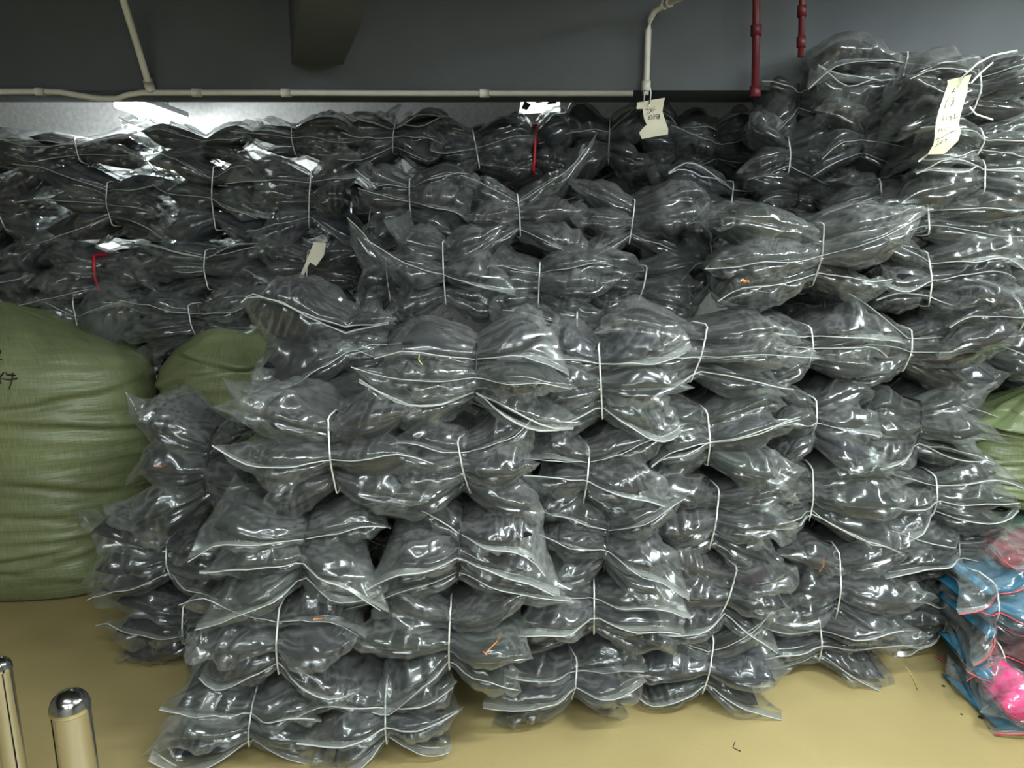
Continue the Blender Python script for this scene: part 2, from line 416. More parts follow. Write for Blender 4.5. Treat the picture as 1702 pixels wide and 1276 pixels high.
# front stacks, each from the floor up: (xl, xr, yt, yb, D, string x, bags, string)
STACKS = [
 ('front stack beside the large green sack', [
   (160, 335, 1003, 1128, 2.45, 292, 3, 'w'), (135, 362, 888, 1008, 2.43, 267, 3, 'w'), (190, 408, 680, 905, 2.46, 325, 4, 'k')]),
 ('second front stack from the large green sack', [
   (262, 515, 1172, 1303, 1.97, 403, 3, 'w'), (298, 582, 992, 1182, 1.98, 446, 4, 'w'), (335, 625, 866, 1022, 2.0, 494, 4, 'k'), (402, 690, 664, 877, 2.03, 545, 4, 'w')]),
 ('third front stack from the large green sack', [
   (512, 765, 1163, 1300, 1.98, 640, 3, 'w'), (602, 875, 1003, 1173, 2.0, 745, 3, 'w'), (612, 920, 852, 1018, 2.03, 757, 4, 'k'), (640, 895, 706, 875, 2.06, 764, 3, 'w'), (632, 932, 540, 722, 2.09, 790, 3, 'k')]),
 ('fourth front stack from the large green sack', [
   (828, 1066, 1094, 1222, 2.17, 962, 3, 'w'), (853, 1135, 970, 1100, 2.15, 990, 3, 'w'), (884, 1130, 848, 998, 2.17, 1007, 3, 'k'), (884, 1118, 720, 892, 2.2, 978, 4, 'w'), (888, 1146, 552, 740, 2.22, 1003, 4, 'w')]),
 ('fifth front stack from the large green sack', [
   (1050, 1302, 1060, 1205, 2.22, 1182, 4, 'w'), (1078, 1312, 938, 1076, 2.25, 1212, 3, 'w'), (1085, 1312, 800, 958, 2.28, 1195, 4, 'w'), (1085, 1320, 666, 815, 2.3, 1190, 4, 'w'), (1012, 1330, 520, 670, 2.33, 1172, 3, 'w')]),
 ('sixth front stack from the large green sack', [
   (1266, 1502, 1030, 1138, 2.42, 1376, 3, 'w'), (1303, 1536, 900, 1082, 2.42, 1405, 4, 'w'), (1290, 1505, 768, 905, 2.45, 1360, 4, 'w'), (1288, 1472, 640, 775, 2.47, 1367, 3, 'w'), (1265, 1478, 518, 645, 2.5, 1364, 3, 'w')]),
 ('seventh front stack from the large green sack', [
   (1480, 1615, 985, 1095, 2.58, 1588, 3, 'g'), (1490, 1725, 878, 992, 2.52, 1608, 3, 'g'), (1462, 1702, 778, 900, 2.52, 1570, 3, 'w'), (1432, 1658, 652, 788, 2.55, 1545, 3, 'k'), (1428, 1665, 522, 655, 2.57, 1528, 4, 'w')]),
]
LOOK = {'w': 'white string', 'k': 'black string', 'g': 'grey string', 'r': 'red ribbon'}
front_objs = {}
for si, (where, items) in enumerate(STACKS):
    for k, it in enumerate(items):
        pos = 'top' if k == len(items) - 1 else ORD[k]
        lab = f"bundle tied with {LOOK[it[7]]}, {pos if pos in ('top', 'bottom') else pos + ' up'} in {where}"
        front_objs[si, k] = px_bundle(*it, lab, GF, p={'top': dict(duL=.10, exL=.0, duR=-.02, exR=.02, ug=.72)} if (si, k) == (0, 2) else None)

# ---------------- middle tier
MID = [
 (632, 832, 376, 536, 2.72, 735, 3, 'w', 'bundle with tall clear bag corners, first of three middle-tier bundles above the third front stack'),
 (810, 1018, 422, 536, 2.72, 896, 3, 'w', 'low plump bundle between two tall ones on the middle tier, white string centred'),
 (980, 1170, 425, 528, 2.75, 1074, 3, 'w', 'middle-tier bundle with bowed white string just left of the largest dark bundle'),
 (408, 618, 488, 652, 2.50, 600, 2, None, 'two big smooth dark bags lying together right of the smaller green sack'),
 (380, 655, 640, 725, 2.40, 500, 2, None, 'flattened dark bags squeezed behind the second front stack under two smooth bags'),
 (560, 700, 540, 655, 2.55, 640, 3, 'k', 'crumpled narrow bundle wedged between the two smooth bags and the third front stack'),
 (1190, 1528, 332, 518, 2.45, 1380, 3, 'g', 'largest dark bundle, grey cord, lying above the fifth and sixth front stacks'),
 (1475, 1690, 392, 542, 2.55, 1560, 3, 'w', 'bundle with white bowed string beside the largest dark bundle, near right edge'),
 (840, 1110, 520, 575, 2.62, 960, 1, 'w', 'flat clear-edged bag peeping out under the low plump middle-tier bundle'),
 (1600, 1760, 480, 580, 2.45, 1730, 3, 'w', 'bundle cut by the right edge above the tied green sack neck'),
 (590, 680, 400, 545, 2.85, 640, 3, 'w', 'narrow dark bundle in shadow left of the tall-cornered middle-tier bundle'),
]
MID_P = {0: {'top': dict(exL=.02, exR=.05, duL=.10, duR=.05, ug=.72)}, 6: {'top': dict(exL=-.01, exR=.06, duL=-.02, duR=.0)}, 3: {'ug': .8, 'duL': .0, 'duR': -.02}}
for i, it in enumerate(MID): px_bundle(*it, GM, p=MID_P.get(i))

# ---------------- back wall of stock
BACK = [
 # row on the sacks
 (-120, 55, 410, 535, 3.35, -30, 3, 'w', 'bundle at the left edge resting on the large green sack'),
 (42, 252, 405, 515, 3.36, 147, 3, 'r', 'bundle tied with a bright red ribbon above the large green sack'),
 (45, 235, 485, 572, 3.36, 120, 1, 'w', 'single dark pillow-like bag under the red-ribbon bundle on the large sack'),
 (218, 442, 400, 500, 3.36, 330, 3, 'w', 'bundle with a slanting white string between red-ribbon bundle and paper-tagged bundle'),
 (205, 425, 488, 600, 3.30, 312, 3, 'w', 'bundle drooping into the gap between the two green sacks'),
 (412, 606, 400, 482, 3.35, 505, 2, 'w', 'low bundle carrying a small crumpled paper tag, above the two smooth bags'),
 (392, 602, 470, 535, 3.32, 480, 1, 'w', 'flat dark bag beneath the paper-tagged bundle'),
 # second row
 (-100, 62, 270, 412, 3.40, -20, 3, 'w', 'second-row back bundle cut by the left edge'),
 (42, 256, 268, 405, 3.40, 164, 3, 'w', 'second-row back bundle directly above the red-ribbon bundle'),
 (238, 432, 245, 410, 3.40, 340, 3, 'w', 'tall second-row back bundle with long straight white string below the lit lamp'),
 (412, 606, 248, 412, 3.40, 512, 4, 'w', 'second-row back bundle with a white dot, above the paper-tagged bundle'),
 (590, 778, 265, 402, 3.05, 678, 3, 'w', 'second-row back bundle above the tall-cornered middle-tier bundle'),
 (776, 978, 290, 425, 2.95, 866, 3, 'w', 'back bundle with one tall clear corner standing up below the red scrap'),
 (962, 1175, 300, 436, 2.95, 1054, 3, 'w', 'back bundle with film gathered white around its string left of the largest bundle'),
 (1110, 1285, 288, 362, 3.05, 1225, 2, 'w', 'low shadowed back bundle above and left of the largest dark bundle'),
 (1150, 1215, 360, 500, 2.85, 1190, 3, 'g', 'narrow shadowed bundle beside the left end of the largest dark bundle'),
 # top row
 (-110, 40, 216, 285, 3.45, -30, 2, 'w', 'top-row back bundle at the left edge under the beam'),
 (18, 225, 212, 280, 3.45, 116, 2, 'w', 'top-row back bundle left of the lit tube lamp'),
 (203, 428, 205, 275, 3.48, 330, 2, None, 'dark rounded top-row bundle backlit by the tube lamp'),
 (414, 592, 186, 268, 3.45, 480, 3, 'w', 'top-row back bundle standing just right of the backlit rounded bundle'),
 (578, 738, 180, 272, 3.40, 651, 3, 'w', 'top-row back bundle with two v-shaped white zips'),
 (716, 892, 188, 300, 3.40, 795, 3, 'w', 'top-row back bundle with slanting string left of the red scrap'),
 (838, 960, 182, 305, 3.42, 892, 2, 'r', 'top-row dark bundle showing a red scrap under the bright gap'),
 (928, 1075, 162, 300, 3.44, 1014, 2, 'g', 'tall rounded dark bundle behind and left of the hanging 2XL tag'),
 (1060, 1185, 165, 300, 3.42, 1130, 3, 'k', 'dark crumpled bundle just behind the hanging 2XL tag'),
 (1130, 1275, 178, 300, 3.38, 1200, 3, 'k', 'shadowed bundle between the hanging 2XL tag and the red pipes'),
]
DARK = ('v-shaped', 'slanting string left', 'red scrap under', 'tall rounded', 'crumpled bundle just', 'between the hanging', 'shadowed')  # navy-black clothes, their dark cloth also standing in for the beam's shade
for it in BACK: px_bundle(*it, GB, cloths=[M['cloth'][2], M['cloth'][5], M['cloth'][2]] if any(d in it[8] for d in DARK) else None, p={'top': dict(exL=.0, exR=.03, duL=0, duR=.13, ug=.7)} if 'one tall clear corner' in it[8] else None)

# ---------------- heap at the upper right
HEAP = [
 (1255, 1430, 285, 352, 2.95, 1340, 2, 'k', 'shadowed low bundle between the red pipes and the largest dark bundle'),
 (1270, 1400, 110, 215, 3.02, 1335, 2, 'k', 'dark bundle squeezed against the beam under the shorter red pipe'),
 (1247, 1420, 195, 312, 2.92, 1322, 3, 'w', 'pale spiky bundle below the red pipes'),
 (1368, 1570, 170, 292, 2.80, 1452, 3, 'k', 'bundle pinched by a dark string left of the long paper tag'),
 (1385, 1570, 285, 352, 2.75, 1476, 2, 'w', 'low bundle under the dark-string bundle, film corner bunched white'),
 (1375, 1560, 60, 168, 2.80, 1510, 2, 'w', 'hazy rounded bundle high at upper right, thin white edge line'),
 (1545, 1760, 88, 200, 2.50, 1650, 3, 'w', 'bundle behind the top of the long paper tag at the right edge'),
 (1540, 1760, 192, 270, 2.50, 1650, 3, 'w', 'bundle beside the lower end of the long paper tag'),
 (1530, 1760, 248, 335, 2.52, 1655, 2, 'w', 'plump pale bundle directly below the long paper tag'),
 (1480, 1760, 322, 405, 2.55, 1560, 2, 'w', 'bundle with crossing white zips just above the bowed-string bundle, right edge'),
]
for it in HEAP: px_bundle(*it, GR)

# ------------------------------------------------------------------ lamps
M['tube_glow'] = emit('lamp_glow', (.92, 1.0, .98), 14)
M['tube_glow_strong'] = emit('lamp_glow_strong', (.92, .98, 1.0), 70)
M['housing'] = simple('lamp_housing', (.7, .72, .72), .5)
def lamp(loc, length, rz, watts, label, pitch=0, roll=0):
    r = empty('tube_lamp', loc, (roll, pitch, rz))
    box_obj('housing', (-length / 2, length / 2, -.06, .06, .0, .05), M['housing'], r, .008)
    tube_obj('tube', [(-length / 2 + .03, 0, -.022), (length / 2 - .03, 0, -.022)], .014, M['tube_glow'], r, 10)
    ld = bpy.data.lights.new('tube_light', 'AREA'); ld.shape = 'RECTANGLE'; ld.size = length - .06; ld.size_y = .05
    ld.energy = watts; ld.color = (.93, 1.0, .98)
    lo = bpy.data.objects.new('tube_light', ld); COL.objects.link(lo); lo.parent = r; lo.location = (0, 0, -.04)
    tag(r, label, 'lamp', 'tube lamps')
    return r
LN = ['ceiling tube lamp above the left front stacks', 'ceiling tube lamp above the right front stacks', 'ceiling tube lamp over the steel posts', 'ceiling tube lamp just behind the viewer', 'ceiling tube lamp by the right wall', 'added ceiling tube lamp far behind the viewer, left of two', 'added ceiling tube lamp far behind the viewer, right of two']
for (x, y, z, ln, rz, w), lab in zip(LAMPS, LN): lamp((x, y, z), ln, rz, w, lab)

def lamp_between(a, b, watts, label):
    """slung twin-tube lamp from a to b"""
    a, b = Vector(a), Vector(b); d = b - a; ln = d.length
    r = empty('tube_lamp', (a + b) / 2, (0, -math.asin(d.z / ln), math.atan2(d.y, d.x)))
    box_obj('housing', (-ln / 2, ln / 2, -.07, .07, .0, .03), M['housing'], r, .006)
    for y in (-.04, .04): tube_obj('tube', [(-ln / 2 + .02, y, -.018), (ln / 2 - .02, y, -.018)], .016, M['tube_glow_strong'], r, 10)
    for x in (-ln * .35, ln * .35): tube_obj('hanger', [(x, 0, .03), (x, 0, 2.75 - r.location.z)], .004, M['string_g'], r, 5)
    ld = bpy.data.lights.new('tube_light', 'AREA'); ld.shape = 'RECTANGLE'; ld.size = ln - .04; ld.size_y = .12
    ld.energy = watts; ld.color = (.92, .97, 1.0)
    lo = bpy.data.objects.new('tube_light', ld); COL.objects.link(lo); lo.parent = r; lo.location = (0, 0, -.045)
    tag(r, label, 'lamp', 'tube lamps')
A = at(205, 166, 3.7); B = at(292, 190, 4.25); B.z = A.z - .01
lamp_between(A, B, 40, 'lit tube lamp glaring over the top-row bundles at upper left')
# glowing panel added for a bright spot of unclear source in a gap
c = at(897, 168, 3.62)
g = empty('bright_gap_panel', c); tag(g, 'added glowing panel for the bright gap under the beam above the red scrap', 'lamp', 'tube lamps')
def prism(name, pts, y0, y1, m, par):
    n = len(pts); vs = [(x, y, z) for y in (y0, y1) for x, z in pts]
    return mesh_obj(name, vs, [tuple(range(n)), tuple(range(2 * n - 1, n - 1, -1))] + [(i, n + i, n + (i + 1) % n, (i + 1) % n) for i in range(n)], m, par, smooth=False)
k = 3.62 / 1278
M['gap_glow'] = emit('bright_gap_glow', (.95, 1, .95), 2.2)
P_ = lambda L_: [(x * k, -y * k) for x, y in L_]
prism('glow_panel', P_([(-32, 18), (-28, -22), (30, -22), (33, 14), (10, 16)]), 0, .03, M['gap_glow'], g)
M['wedge_dark'] = simple('wedge_dark', (.03, .032, .034), .3)
for t in ([(-29, 12), (-24, 1), (-14, 6), (-20, 14)], [(10, 6), (22, -6), (26, 4)], [(-16, -6), (-4, 4), (4, 2), (12, -16), (-14, -14)]):
    prism('dark_wedge', P_(t), -.02, -.005, M['wedge_dark'], g)  # dark wedges added for the gaps across the bright spot

# ------------------------------------------------------------------ conduits and pipes
def pipe_thing(name, pts, r, m, label, clips=(), group=None):
    P = [Vector(p) for p in pts]
    v, f = tube(P, r, 8)
    b = P[0]
    o = empty(name, b)
    mesh_obj('pipe_run', v - np.array(b), f, m, o)
    for c in clips:
        i = int(c); q = P[i].lerp(P[min(i + 1, len(P) - 1)], c - i); d = (P[min(i + 1, len(P) - 1)] - P[i]).normalized()
        vv, ff = tube([q - d * .018, q + d * .018], r * 1.45, 8); mesh_obj('coupling', vv - np.array(b), ff, m, o)
    tag(o, label, 'pipe', group); return o
yc = BY - .016
pipe_thing('cable_conduit', [at(x, y, yc) for x, y in ((-150, 153), (60, 152), (100, 153), (140, 160), (165, 164), (195, 164), (210, 158), (235, 154), (420, 154), (700, 155), (1052, 155))], .011, M['conduit'],
           'long white conduit running along the bottom edge of the beam', (1.2, 7.5, 8.2, 9.3), 'electrical conduits')
pipe_thing('cable_conduit', [at(205, -20, yc - .25), at(205, 0, yc - .22), at(228, 75, yc - .12), at(250, 148, yc - .01)], .013, M['conduit'],
           'slanting white conduit meeting the beam above the glaring lamp', (2.9,), 'electrical conduits')
pipe_thing('cable_conduit', [at(1073, 158, yc - .02), at(1075, 120, yc - .02), at(1078, 50, yc - .02), at(1080, 32, yc - .03), at(1088, 18, yc - .05), at(1104, 8, yc - .10), at(1130, -3, yc - .2), at(1170, -22, yc - .4)], .012, M['conduit'],
           'white conduit rising beside the hanging 2XL tag and bending right', (.4, 5.2), 'electrical conduits')
pipe_thing('sprinkler_pipe', [at(1255, 162, 2.95), at(1257, 38, 2.95), at(1257, -30, 2.95)], .014, M['redpipe'], 'dark red vertical pipe in front of the beam, longer of two', (.08, .9), 'red pipes')
pipe_thing('sprinkler_pipe', [at(1331, 95, 2.85), at(1333, 10, 2.85), at(1334, -40, 2.85)], .011, M['redpipe'], 'thin red vertical pipe above the upper-right heap, shorter of two', (.3, .9), 'red pipes')

# ------------------------------------------------------------------ woven green sacks
def sack_mat(name, col):
    m, nt, out = mat(name)
    b = N(nt, 'ShaderNodeBsdfPrincipled', i_Roughness=.42)
    uv = N(nt, 'ShaderNodeUVMap')
    mp = N(nt, 'ShaderNodeMapping'); mp.inputs['Scale'].default_value = (260, 16, 1); L(nt, uv.outputs[0], mp.inputs[0])
    n1 = N(nt, 'ShaderNodeTexNoise', i_Scale=1.0, i_Detail=2.0); L(nt, mp.outputs[0], n1.inputs['Vector'])
    mp2 = N(nt, 'ShaderNodeMapping'); mp2.inputs['Scale'].default_value = (4, 5, 1); L(nt, uv.outputs[0], mp2.inputs[0])
    n2 = N(nt, 'ShaderNodeTexNoise', i_Scale=1.0, i_Detail=4.0); L(nt, mp2.outputs[0], n2.inputs['Vector'])
    sm = math_(nt, 'ADD', math_(nt, 'MULTIPLY', n1.outputs['Fac'], .6), math_(nt, 'MULTIPLY', n2.outputs['Fac'], .4))
    r = ramp(nt, [(.35, tuple(c * .72 for c in col)), (.65, tuple(c * 1.2 for c in col))]); L(nt, sm, r.inputs[0]); L(nt, r.outputs[0], b.inputs['Base Color'])
    mp3 = N(nt, 'ShaderNodeMapping'); mp3.inputs['Scale'].default_value = (3, 22, 1); L(nt, uv.outputs[0], mp3.inputs[0])
    n3 = N(nt, 'ShaderNodeTexNoise', i_Scale=1.0, i_Detail=3.0); L(nt, mp3.outputs[0], n3.inputs['Vector'])
    bp = N(nt, 'ShaderNodeBump', i_Strength=.6, i_Distance=.02); L(nt, n3.outputs['Fac'], bp.inputs['Height']); L(nt, bp.outputs[0], b.inputs['Normal'])
    L(nt, b.outputs[0], out.inputs[0]); return m
M['sack'] = sack_mat('woven_green', (.185, .215, .105)); M['sack_pale'] = sack_mat('woven_faded_green', (.115, .145, .065)); M['sack_dark'] = sack_mat('woven_dark_green', (.035, .07, .05))
def sack(loc, rx, ry, h, seed, label, m, neck=False, hump=0.0):
    rng = np.random.default_rng(seed)
    NT, NZ = 150, 120
    th = np.linspace(0, 2 * math.pi, NT, endpoint=False)[:, None]; t = np.linspace(0, 1, NZ)[None]
    ct, st = np.cos(th), np.sin(th); e = .78
    ex = np.sign(ct) * np.abs(ct) ** e; ey = np.sign(st) * np.abs(st) ** e
    bottom = np.clip(t / .10, 0, 1) ** .45
    if neck: prof = np.where(t < .72, (1 - .08 * (t / .72) ** 2), 0) + np.where(t >= .72, .92 * (1 - ((t - .72) / .28)) ** .8 + .10 * np.clip((t - .97) / .03, 0, 1), 0); prof = np.maximum(prof, .09)
    else: prof = (1 - np.clip((t - .80) / .20, 0, 1) ** 2.2) ** .5 * (.94 + .06 * np.sin(t * 3.1))
    rr = (.86 + .14 * bottom) * prof * np.clip(t / .004, .0, 1) ** .5
    z = h * t * np.ones_like(th) + (0 if neck else -h * .22 * 0)
    if neck: rr = rr * (1 + .20 * np.clip((t - .6) / .3, 0, 1) * tri(th / 6.283 * 9 + .3 * np.sin(th * 2)) - .1)
    X, Y = rx * ex * rr, ry * ey * rr
    # soft bulges and sideways creases
    wr = np.zeros((NT, NZ))
    for i in range(26):
        t0 = rng.uniform(.05, .95); th0 = rng.uniform(3.3, 6.1); wth = rng.uniform(.35, 1.0); sl = rng.uniform(-.10, .10)
        d = np.abs(np.mod(th - th0 + math.pi, 2 * math.pi) - math.pi)
        s = (t - t0 - sl * np.sin(th - th0))
        wr += rng.uniform(.006, .022) * np.exp(-(d / wth) ** 2) * (np.exp(-(s / .018) ** 2) - 1.2 * np.exp(-((s + .028) / .014) ** 2))
    wr *= np.clip((1 - t) / .15, 0, 1)
    wr += .022 * np.clip((1 - t) / .1, 0, 1) * np.sin(th * 2 + rng.uniform(0, 6)) * np.sin(t * 6 + rng.uniform(0, 6)) + .012 * np.sin(th * 5 + t * 4)
    wr += .006 * min(1, h / 1.1) * tri(t * (17 if h > .8 else 7) + .7 * np.sin(th * 2.0 + 1) + .3 * np.sin(th * 5))
    k = 1 + wr / max(rx, ry) * (1 if not neck else .8)
    X, Y = X * k, Y * k
    z = z + (hump * h * np.exp(-((X / rx + .25) / .55) ** 2) + .018 * np.sin(X * 9 + 1) * np.cos(Y * 8) + .010 * tri(X * 5 + Y * 3 + .4 * np.sin(Y * 9))) * t ** 3
    V = np.stack([X, Y, z], -1)
    uv = np.stack([th / 6.283 * (rx + ry) * 3.1 * np.ones_like(t), t * h * np.ones_like(th)], -1).reshape(-1, 2)
    F = [tuple(f) for f in grid_faces(NT, NZ, False, True)]
    F.append(tuple(i * NZ + NZ - 1 for i in range(NT)))
    root = empty('woven_sack', loc)
    mesh_obj('sack_body', V.reshape(-1, 3), F, m, root, uv=uv)
    tag(root, label, 'sack', 'green woven sacks')
    return root, V
M['ink'] = simple('black_ink', (.02, .02, .022), .5); M['paper'] = simple('cream_paper', (.62, .58, .46), .8, var=.05)
M['paper_y'] = simple('yellowish_paper', (.66, .68, .46), .8, var=.06)
def stroke_obj(name, strokes, w, m, par, fn, th=.0006):
    """hand lettering: each polyline becomes a thin raised ribbon on the surface fn(a, b) -> Vector"""
    vs, fs = [], []
    for sline in strokes:
        P = [np.array(fn(a, b)) for a, b in sline]
        v, f = tube(P, w, 5, flat=1.0); k = sum(len(a) for a in vs); vs.append(v); fs += [tuple(i + k for i in t) for t in f]
    return mesh_obj(name, np.concatenate(vs), fs, m, par)
sx = at(40, 760, 3.36).x
sk, SV = sack((sx, 3.36, 0), .60, .40, 1.17, 11, 'large green woven sack at the left edge with black writing', M['sack'], hump=.06)
def on_sack(px, py):
    D = 2.97
    for D in np.linspace(2.8, 3.3, 60):
        p = at(px, py, float(D)) - Vector((sx, 3.36, 0))
        c = np.abs(SV[..., 2] - p.z) + np.abs(SV[..., 0] - p.x) + 10 * (SV[..., 1] > 0)
        i = np.unravel_index(np.argmin(c), c.shape)
        if SV[i][1] <= p.y: return p + Vector((0, SV[i][1] - p.y - .003, 0))
    return p
stroke_obj('handwriting', [[(-10, 640), (8, 618)], [(2, 625), (4, 637)], [(13, 618), (12, 622), (28, 623)], [(6, 628), (18, 630), (31, 628)], [(23, 619), (22, 632), (17, 646)], [(0, 578), (3, 584), (0, 590)], [(-4, 597), (6, 597)]], .003, M['ink'], sk, on_sack)
sack((at(408, 700, 3.42).x, 3.42, 0), .33, .30, 1.12, 23, 'smaller green woven sack standing behind the second front stack', M['sack'], hump=.03)
sack((at(1712, 760, 3.02).x, 3.02, .50), .34, .26, .44, 31, 'tied pale green sack with gathered neck at the right edge', M['sack_pale'], neck=True)
sack((at(1745, 860, 3.04).x, 3.04, 0), .40, .32, .52, 37, 'dark green sack under the tied green sack at the right edge', M['sack_dark'])

# ------------------------------------------------------------------ steel posts
def post(px, py, D, r, label):
    c = at(px, py, D); o = empty('steel_post', (c.x, c.y, 0)); h = c.z
    prof = [(r, 0), (r, h - r * 1.25), (r * 1.04, h - r * 1.2), (r * 1.04, h - r * .95)] + [(r * 1.02 * math.cos(a), h - r * .95 + r * .95 * math.sin(a)) for a in np.linspace(.05, math.pi / 2, 9)]
    n = 32; V = [(a * math.cos(t), a * math.sin(t), z) for a, z in prof for t in np.arange(n) * 2 * math.pi / n]
    F = [tuple(f) for f in grid_faces(len(prof), n, True)]
    sh = [f for f in F if f[0] < n * 2]; cp = [f for f in F if f[0] >= n * 2]
    mesh_obj('shaft', V[:n * 3], [tuple(f) for f in grid_faces(3, n, True)], M['steel'], o)
    mesh_obj('domed_cap', V[n * 2:], [tuple(i - n * 2 for i in f) for f in cp], M['steel'], o)
    fv, ff = tube([(0, 0, 0), (0, 0, .008)], r * 1.9, 24); mesh_obj('base_flange', fv, ff, M['steel'], o)
    tag(o, label, 'post', 'stainless steel posts')
post(113, 1147, 1.40, .037, 'shiny stainless post with domed cap at the bottom left')
post(-4, 1092, 1.50, .024, 'thinner stainless post cut by the left edge')

# ------------------------------------------------------------------ paper tags
def paper_tag(name, pts, D, m, strokes, label, strings, bend=.01, w=.0014, lean=0):
    w *= .7; c = at(*pts[0], D); o = empty(name, c)
    cx = sum(p[0] for p in pts) / len(pts); cy0 = min(p[1] for p in pts); cy1 = max(p[1] for p in pts)
    def fn(a, b, off=0):
        t = (b - cy0) / (cy1 - cy0)
        p = at(a, b, D); return Vector((p.x, p.y + bend * math.sin(t * 6.3) - lean * t - off, p.z)) - c
    n = len(pts)
    f_ = [fn(a, b, 0) for a, b in pts]; k_ = [fn(a, b, -.0012) for a, b in pts]
    import mathutils
    tess = mathutils.geometry.tessellate_polygon([[Vector((a, b, 0)) for a, b in pts]])
    fs = [tuple(t) for t in tess] + [tuple(n + i for i in reversed(t)) for t in tess] + [(i, n + i, n + (i + 1) % n, (i + 1) % n) for i in range(n)]
    mesh_obj('paper', f_ + k_, fs, m, o, smooth=False)
    stroke_obj('handwriting', strokes, w, M['ink'], o, lambda a, b: fn(a, b, .0015))
    for sl in strings:
        tube_obj('tag_string', [np.array(at(a, b, D + d) - c) for a, b, d in sl], .0028, M['string_w'], o, 5)
    tag(o, label, 'paper tag', 'handwritten paper tags'); return o
def crop(pts, ox, oy, s): return [(ox + a / s, oy + b / s) for a, b in pts]
c5 = lambda *p: crop(p, 1040, 120, 9.82); c6 = lambda *p: crop(p, 1530, 80, 6.715)
paper_tag('paper_tag', c5((190, 490), (400, 455), (640, 415), (620, 530), (605, 640), (640, 780), (690, 930), (685, 1015), (480, 1050), (265, 1090), (215, 990), (290, 900), (340, 860), (300, 760), (280, 590), (180, 600)), BY - .07, M['paper'],
  [c5((315, 612), (345, 595), (375, 605), (372, 640), (335, 690), (375, 675), (400, 655)), c5((395, 590), (420, 620), (445, 650)), c5((440, 575), (415, 620), (398, 655)), c5((475, 560), (455, 600), (452, 620), (490, 605)),
   c5((395, 705), (370, 715), (372, 735), (395, 750), (390, 775), (368, 775), (372, 750), (400, 730), (395, 705)), c5((405, 700), (430, 698), (420, 725), (440, 735), (432, 760), (410, 765)), c5((465, 680), (462, 770)),
   c5((515, 690), (490, 695), (487, 725), (510, 725), (512, 750), (488, 760)), c5((530, 680), (522, 770)), c5((550, 680), (540, 770)), c5((512, 715), (560, 700)), c5((510, 742), (558, 728))],
  'cream paper tag reading 2XL 83/5# hanging from the conduit', [[(1072, 145, .04), (1071, 160, .02), (1070, 169, -.004)], [(1080, 143, .04), (1082, 155, .01), (1080, 172, -.004)], [(1080, 172, -.004), (1078, 176, -.004)]], .006)
paper_tag('paper_tag', c6((310, 355), (440, 325), (570, 295), (545, 400), (550, 470), (500, 620), (440, 760), (410, 850), (425, 940), (400, 1035), (330, 1110), (265, 1180), (80, 1185), (130, 1075), (136, 990), (140, 920), (155, 840), (210, 700), (260, 590), (310, 450), (320, 400)), 2.40, M['paper_y'],
  [c6((400, 440), (380, 490)), c6((365, 485), (410, 475)), c6((340, 545), (300, 610), (280, 670)), c6((375, 545), (400, 545), (375, 585), (395, 600), (345, 640)), c6((395, 570), (360, 640)),
   c6((230, 755), (255, 760), (235, 785), (250, 805), (225, 812)), c6((290, 755), (270, 775), (280, 800), (260, 815)), c6((300, 775), (345, 760)), c6((330, 770), (325, 810)), c6((370, 745), (410, 730)), c6((360, 785), (412, 760)), c6((390, 715), (365, 790)),
   c6((165, 910), (190, 900), (175, 940)), c6((215, 895), (205, 920), (225, 920), (210, 940)), c6((260, 885), (240, 905), (255, 920), (245, 930)), c6((280, 885), (300, 885)), c6((150, 1022), (220, 1000), (290, 950), (370, 922)),
   c6((165, 1040), (185, 1045), (165, 1075)), c6((205, 1035), (225, 1035), (200, 1065)), c6((250, 1020), (268, 1020), (255, 1050)), c6((140, 1110), (170, 1080), (215, 1058))],
  'long yellowish paper tag with scribbled numbers at the upper right', [[(1592, 146, -.005), (1600, 128, -.01), (1625, 105, 0), (1650, 92, .02), (1690, 84, .05)], [(1614, 138, 0), (1630, 121, .01), (1650, 104, .03)], [(1612, 178, .01), (1622, 190, .0), (1650, 199, .02)], [(1541, 257, 0), (1532, 264, .01), (1527, 268, .02)]], .012, .0011)
paper_tag('paper_tag', [(522, 402), (542, 404), (538, 424), (526, 442), (515, 436), (508, 452), (500, 470), (497, 462), (508, 436)], 3.26, M['paper'],
  [[(524, 410), (530, 416)], [(522, 416), (527, 422)]], 'small crumpled paper tag on a low bundle above the two smooth bags', [[(505, 460, 0), (503, 472, .02)]], .006, .001)

# ------------------------------------------------------------------ blue and pink bundles at the lower right
BL = 'blue and pink clothes bundles at the lower right'
px_bundle(1640, 1800, 962, 1090, 2.30, 1650, 4, 'w', 'bundle of bright blue clothes in clear bags at the lower right', BL, cloths=[M['blue']], p={'ug': .9}, zipm=M['redzip'], zipp=.8)
px_bundle(1632, 1800, 1078, 1160, 2.28, 1690, 2, 'w', 'blue bundle with wine-red trim under the bright blue bundle', BL, cloths=[M['blue'], M['wine']], p={'ug': .9}, zipm=M['redzip'], zipp=.8)
px_bundle(1655, 1800, 1143, 1200, 2.18, 1740, 1, None, 'hot pink bagged garment at the lower right edge', BL, cloths=[M['pink']], p={'ug': .9}, zipm=M['redzip'], zipp=0)
px_bundle(1655, 1830, 1190, 1262, 2.17, 1760, 2, None, 'lowest blue bagged garments on the floor at the right edge', BL, cloths=[M['blue']], p={'ug': .9}, zipm=M['redzip'], zipp=1)
px_bundle(1675, 1830, 925, 972, 2.35, 1740, 1, None, 'wine-red bagged garment on top of the bright blue bundle', BL, cloths=[M['wine']], p={'ug': .9}, zipm=M['redzip'], zipp=1)

